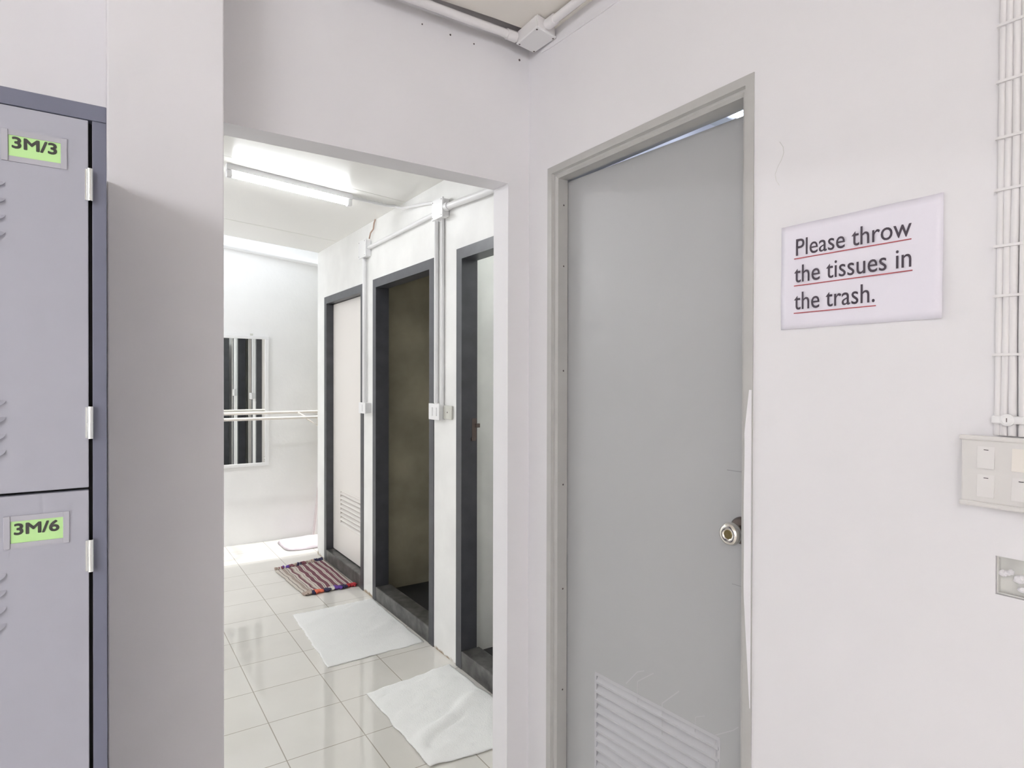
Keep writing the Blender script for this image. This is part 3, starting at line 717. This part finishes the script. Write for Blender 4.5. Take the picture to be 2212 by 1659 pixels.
o = obj('leaning_pole', b, M['pink_pole'], None, True); tag(o, 'thin pale pink pole leaning on the far wall behind the pink mat', 'pole'); based(o, (1.618, 5.683, 0))

# ------------------------------------------------------------------ rugs and towels
def cloth(name, corners, m, n1, n2, amp, seed, z0=.004, uv=True, fray=.0):
    """corners: far left, far right, near right, near left"""
    fl, frr, nr, nl = [Vector(c) for c in corners]
    b = BM(); g = {}; uvl = b.loops.layers.uv.new('UVMap')
    for i in range(n1 + 1):
        for j in range(n2 + 1):
            u, v = i / n1, j / n2
            p = (nl * (1 - u) + nr * u) * (1 - v) + (fl * (1 - u) + frr * u) * v
            e = min(u, 1 - u, v, 1 - v)
            jit = fray * (1 if e < 1e-6 else 0)
            p = p + Vector((noise.noise(Vector((v * 7, seed, u * 3))) * .008 + jit * random.uniform(-1, 1), noise.noise(Vector((u * 7, seed + 5, v * 3))) * .008 + jit * random.uniform(-1, 1)))
            q = Vector((p.x * 3.0 + p.y * 5.5, p.y * 9 - p.x * 5, seed))
            z = z0 + amp * (max(0, noise.noise(q)) ** 1.3 * 1.6 + .35 * max(0, noise.noise(q * 2.3))) * min(1, e * 9 + .25)
            g[i, j] = b.verts.new((p.x, p.y, z))
    for i in range(n1):
        for j in range(n2):
            f = b.faces.new((g[i, j], g[i + 1, j], g[i + 1, j + 1], g[i, j + 1]))
            for lp, (a, c) in zip(f.loops, ((i, j), (i + 1, j), (i + 1, j + 1), (i, j + 1))): lp[uvl].uv = (a / n1, c / n2)
    o = obj(name, b, m, None, True)
    md = o.modifiers.new('thickness', 'SOLIDIFY'); md.thickness = .0035; md.offset = -1
    cx = sum(c[0] for c in corners) / 4; cy = sum(c[1] for c in corners) / 4
    based(o, (cx, cy, 0)); o['_w'] = (cx, cy, 0)
    return o
o = cloth('floor_towel', [(.962, 3.813), (1.462, 3.815), (1.452, 3.03), (.930, 3.02)], M['towel'], 50, 70, .009, 2.0, fray=.002)
tag(o, 'thin white towel laid flat before the open middle stall', 'towel')
o = cloth('floor_towel', [(.996, 2.664), (1.440, 2.712), (1.464, 1.97), (1.0, 2.033)], M['towel'], 50, 70, .022, 8.0, fray=.001)
tag(o, 'crumpled white towel laid before the nearest stall by the passage', 'towel')
ro = cloth('rag_rug', [(1.075, 4.752), (1.462, 4.835), (1.458, 4.165), (1.106, 4.165)], M['rug'], 44, 40, .006, 5.0, z0=.008)
tag(ro, 'maroon and cream striped rag rug before the beige door', 'rug')
def fringe(p0, p1, outd, cols, n, size):
    p0, p1, outd = Vector(p0), Vector(p1), Vector(outd)
    names = list(dict.fromkeys(cols)); b = BM()
    for k in range(n):
        u = (k + .5) / n; c = p0.lerp(p1, u) + outd * random.uniform(.008, .024)
        for s in range(2):
            before = set(b.faces)
            bmesh.ops.create_icosphere(b, subdivisions=2, radius=1)
            newf = [f for f in b.faces if f not in before]; vs = {v for f in newf for v in f.verts}
            r = size * random.uniform(.7, 1.25); cc = Vector((c.x + random.uniform(-.006, .006), c.y + random.uniform(-.006, .006), .008 + s * .004)) + Vector((outd.x, outd.y, 0)) * (.014 * s)
            for v in vs:
                d = v.co * (1 + .4 * noise.noise(v.co * 2.2 + Vector((k * 3, s, 0))))
                v.co = cc + Vector((d.x * r * .8 + abs(outd.x) * d.x * r * .4, d.y * r * 1.3, max(-.6, d.z) * r * .55))
            for f in newf: f.material_index = names.index(cols[int(u * len(cols)) % len(cols)])
    o = obj('fringe', b, None, ro, True, mats=[M[nm] for nm in names]); o['label'] = 'knotted fringe of mixed coloured yarn'
fringe((1.112, 4.155, 0), (1.456, 4.155, 0), (0, -1, 0), ['tan', 'tan', 'navy', 'orange', 'navy', 'navy', 'cream_yarn', 'purple', 'purple', 'navy', 'red', 'red'], 26, .018)
fringe((1.075, 4.765, 0), (1.456, 4.845, 0), (0, 1, 0), ['tan', 'maroon', 'purple', 'maroon', 'tan', 'navy', 'maroon', 'tan', 'tan', 'navy', 'navy'], 24, .012)

for o in bpy.data.objects:
    if o.parent is None and o.get('label'):
        g = {'pipe': 'white conduit pipes', 'junction box': 'white junction boxes', 'towel': 'white towels on the corridor floor'}.get(o['category'])
        if o.name.startswith('tube_light'): g = 'fluorescent tubes'
        if o.name.startswith('wall_switch'): g = 'corridor wall switches'
        if g: o['group'] = g
for o in bpy.data.objects:
    if '_w' in o: del o['_w']
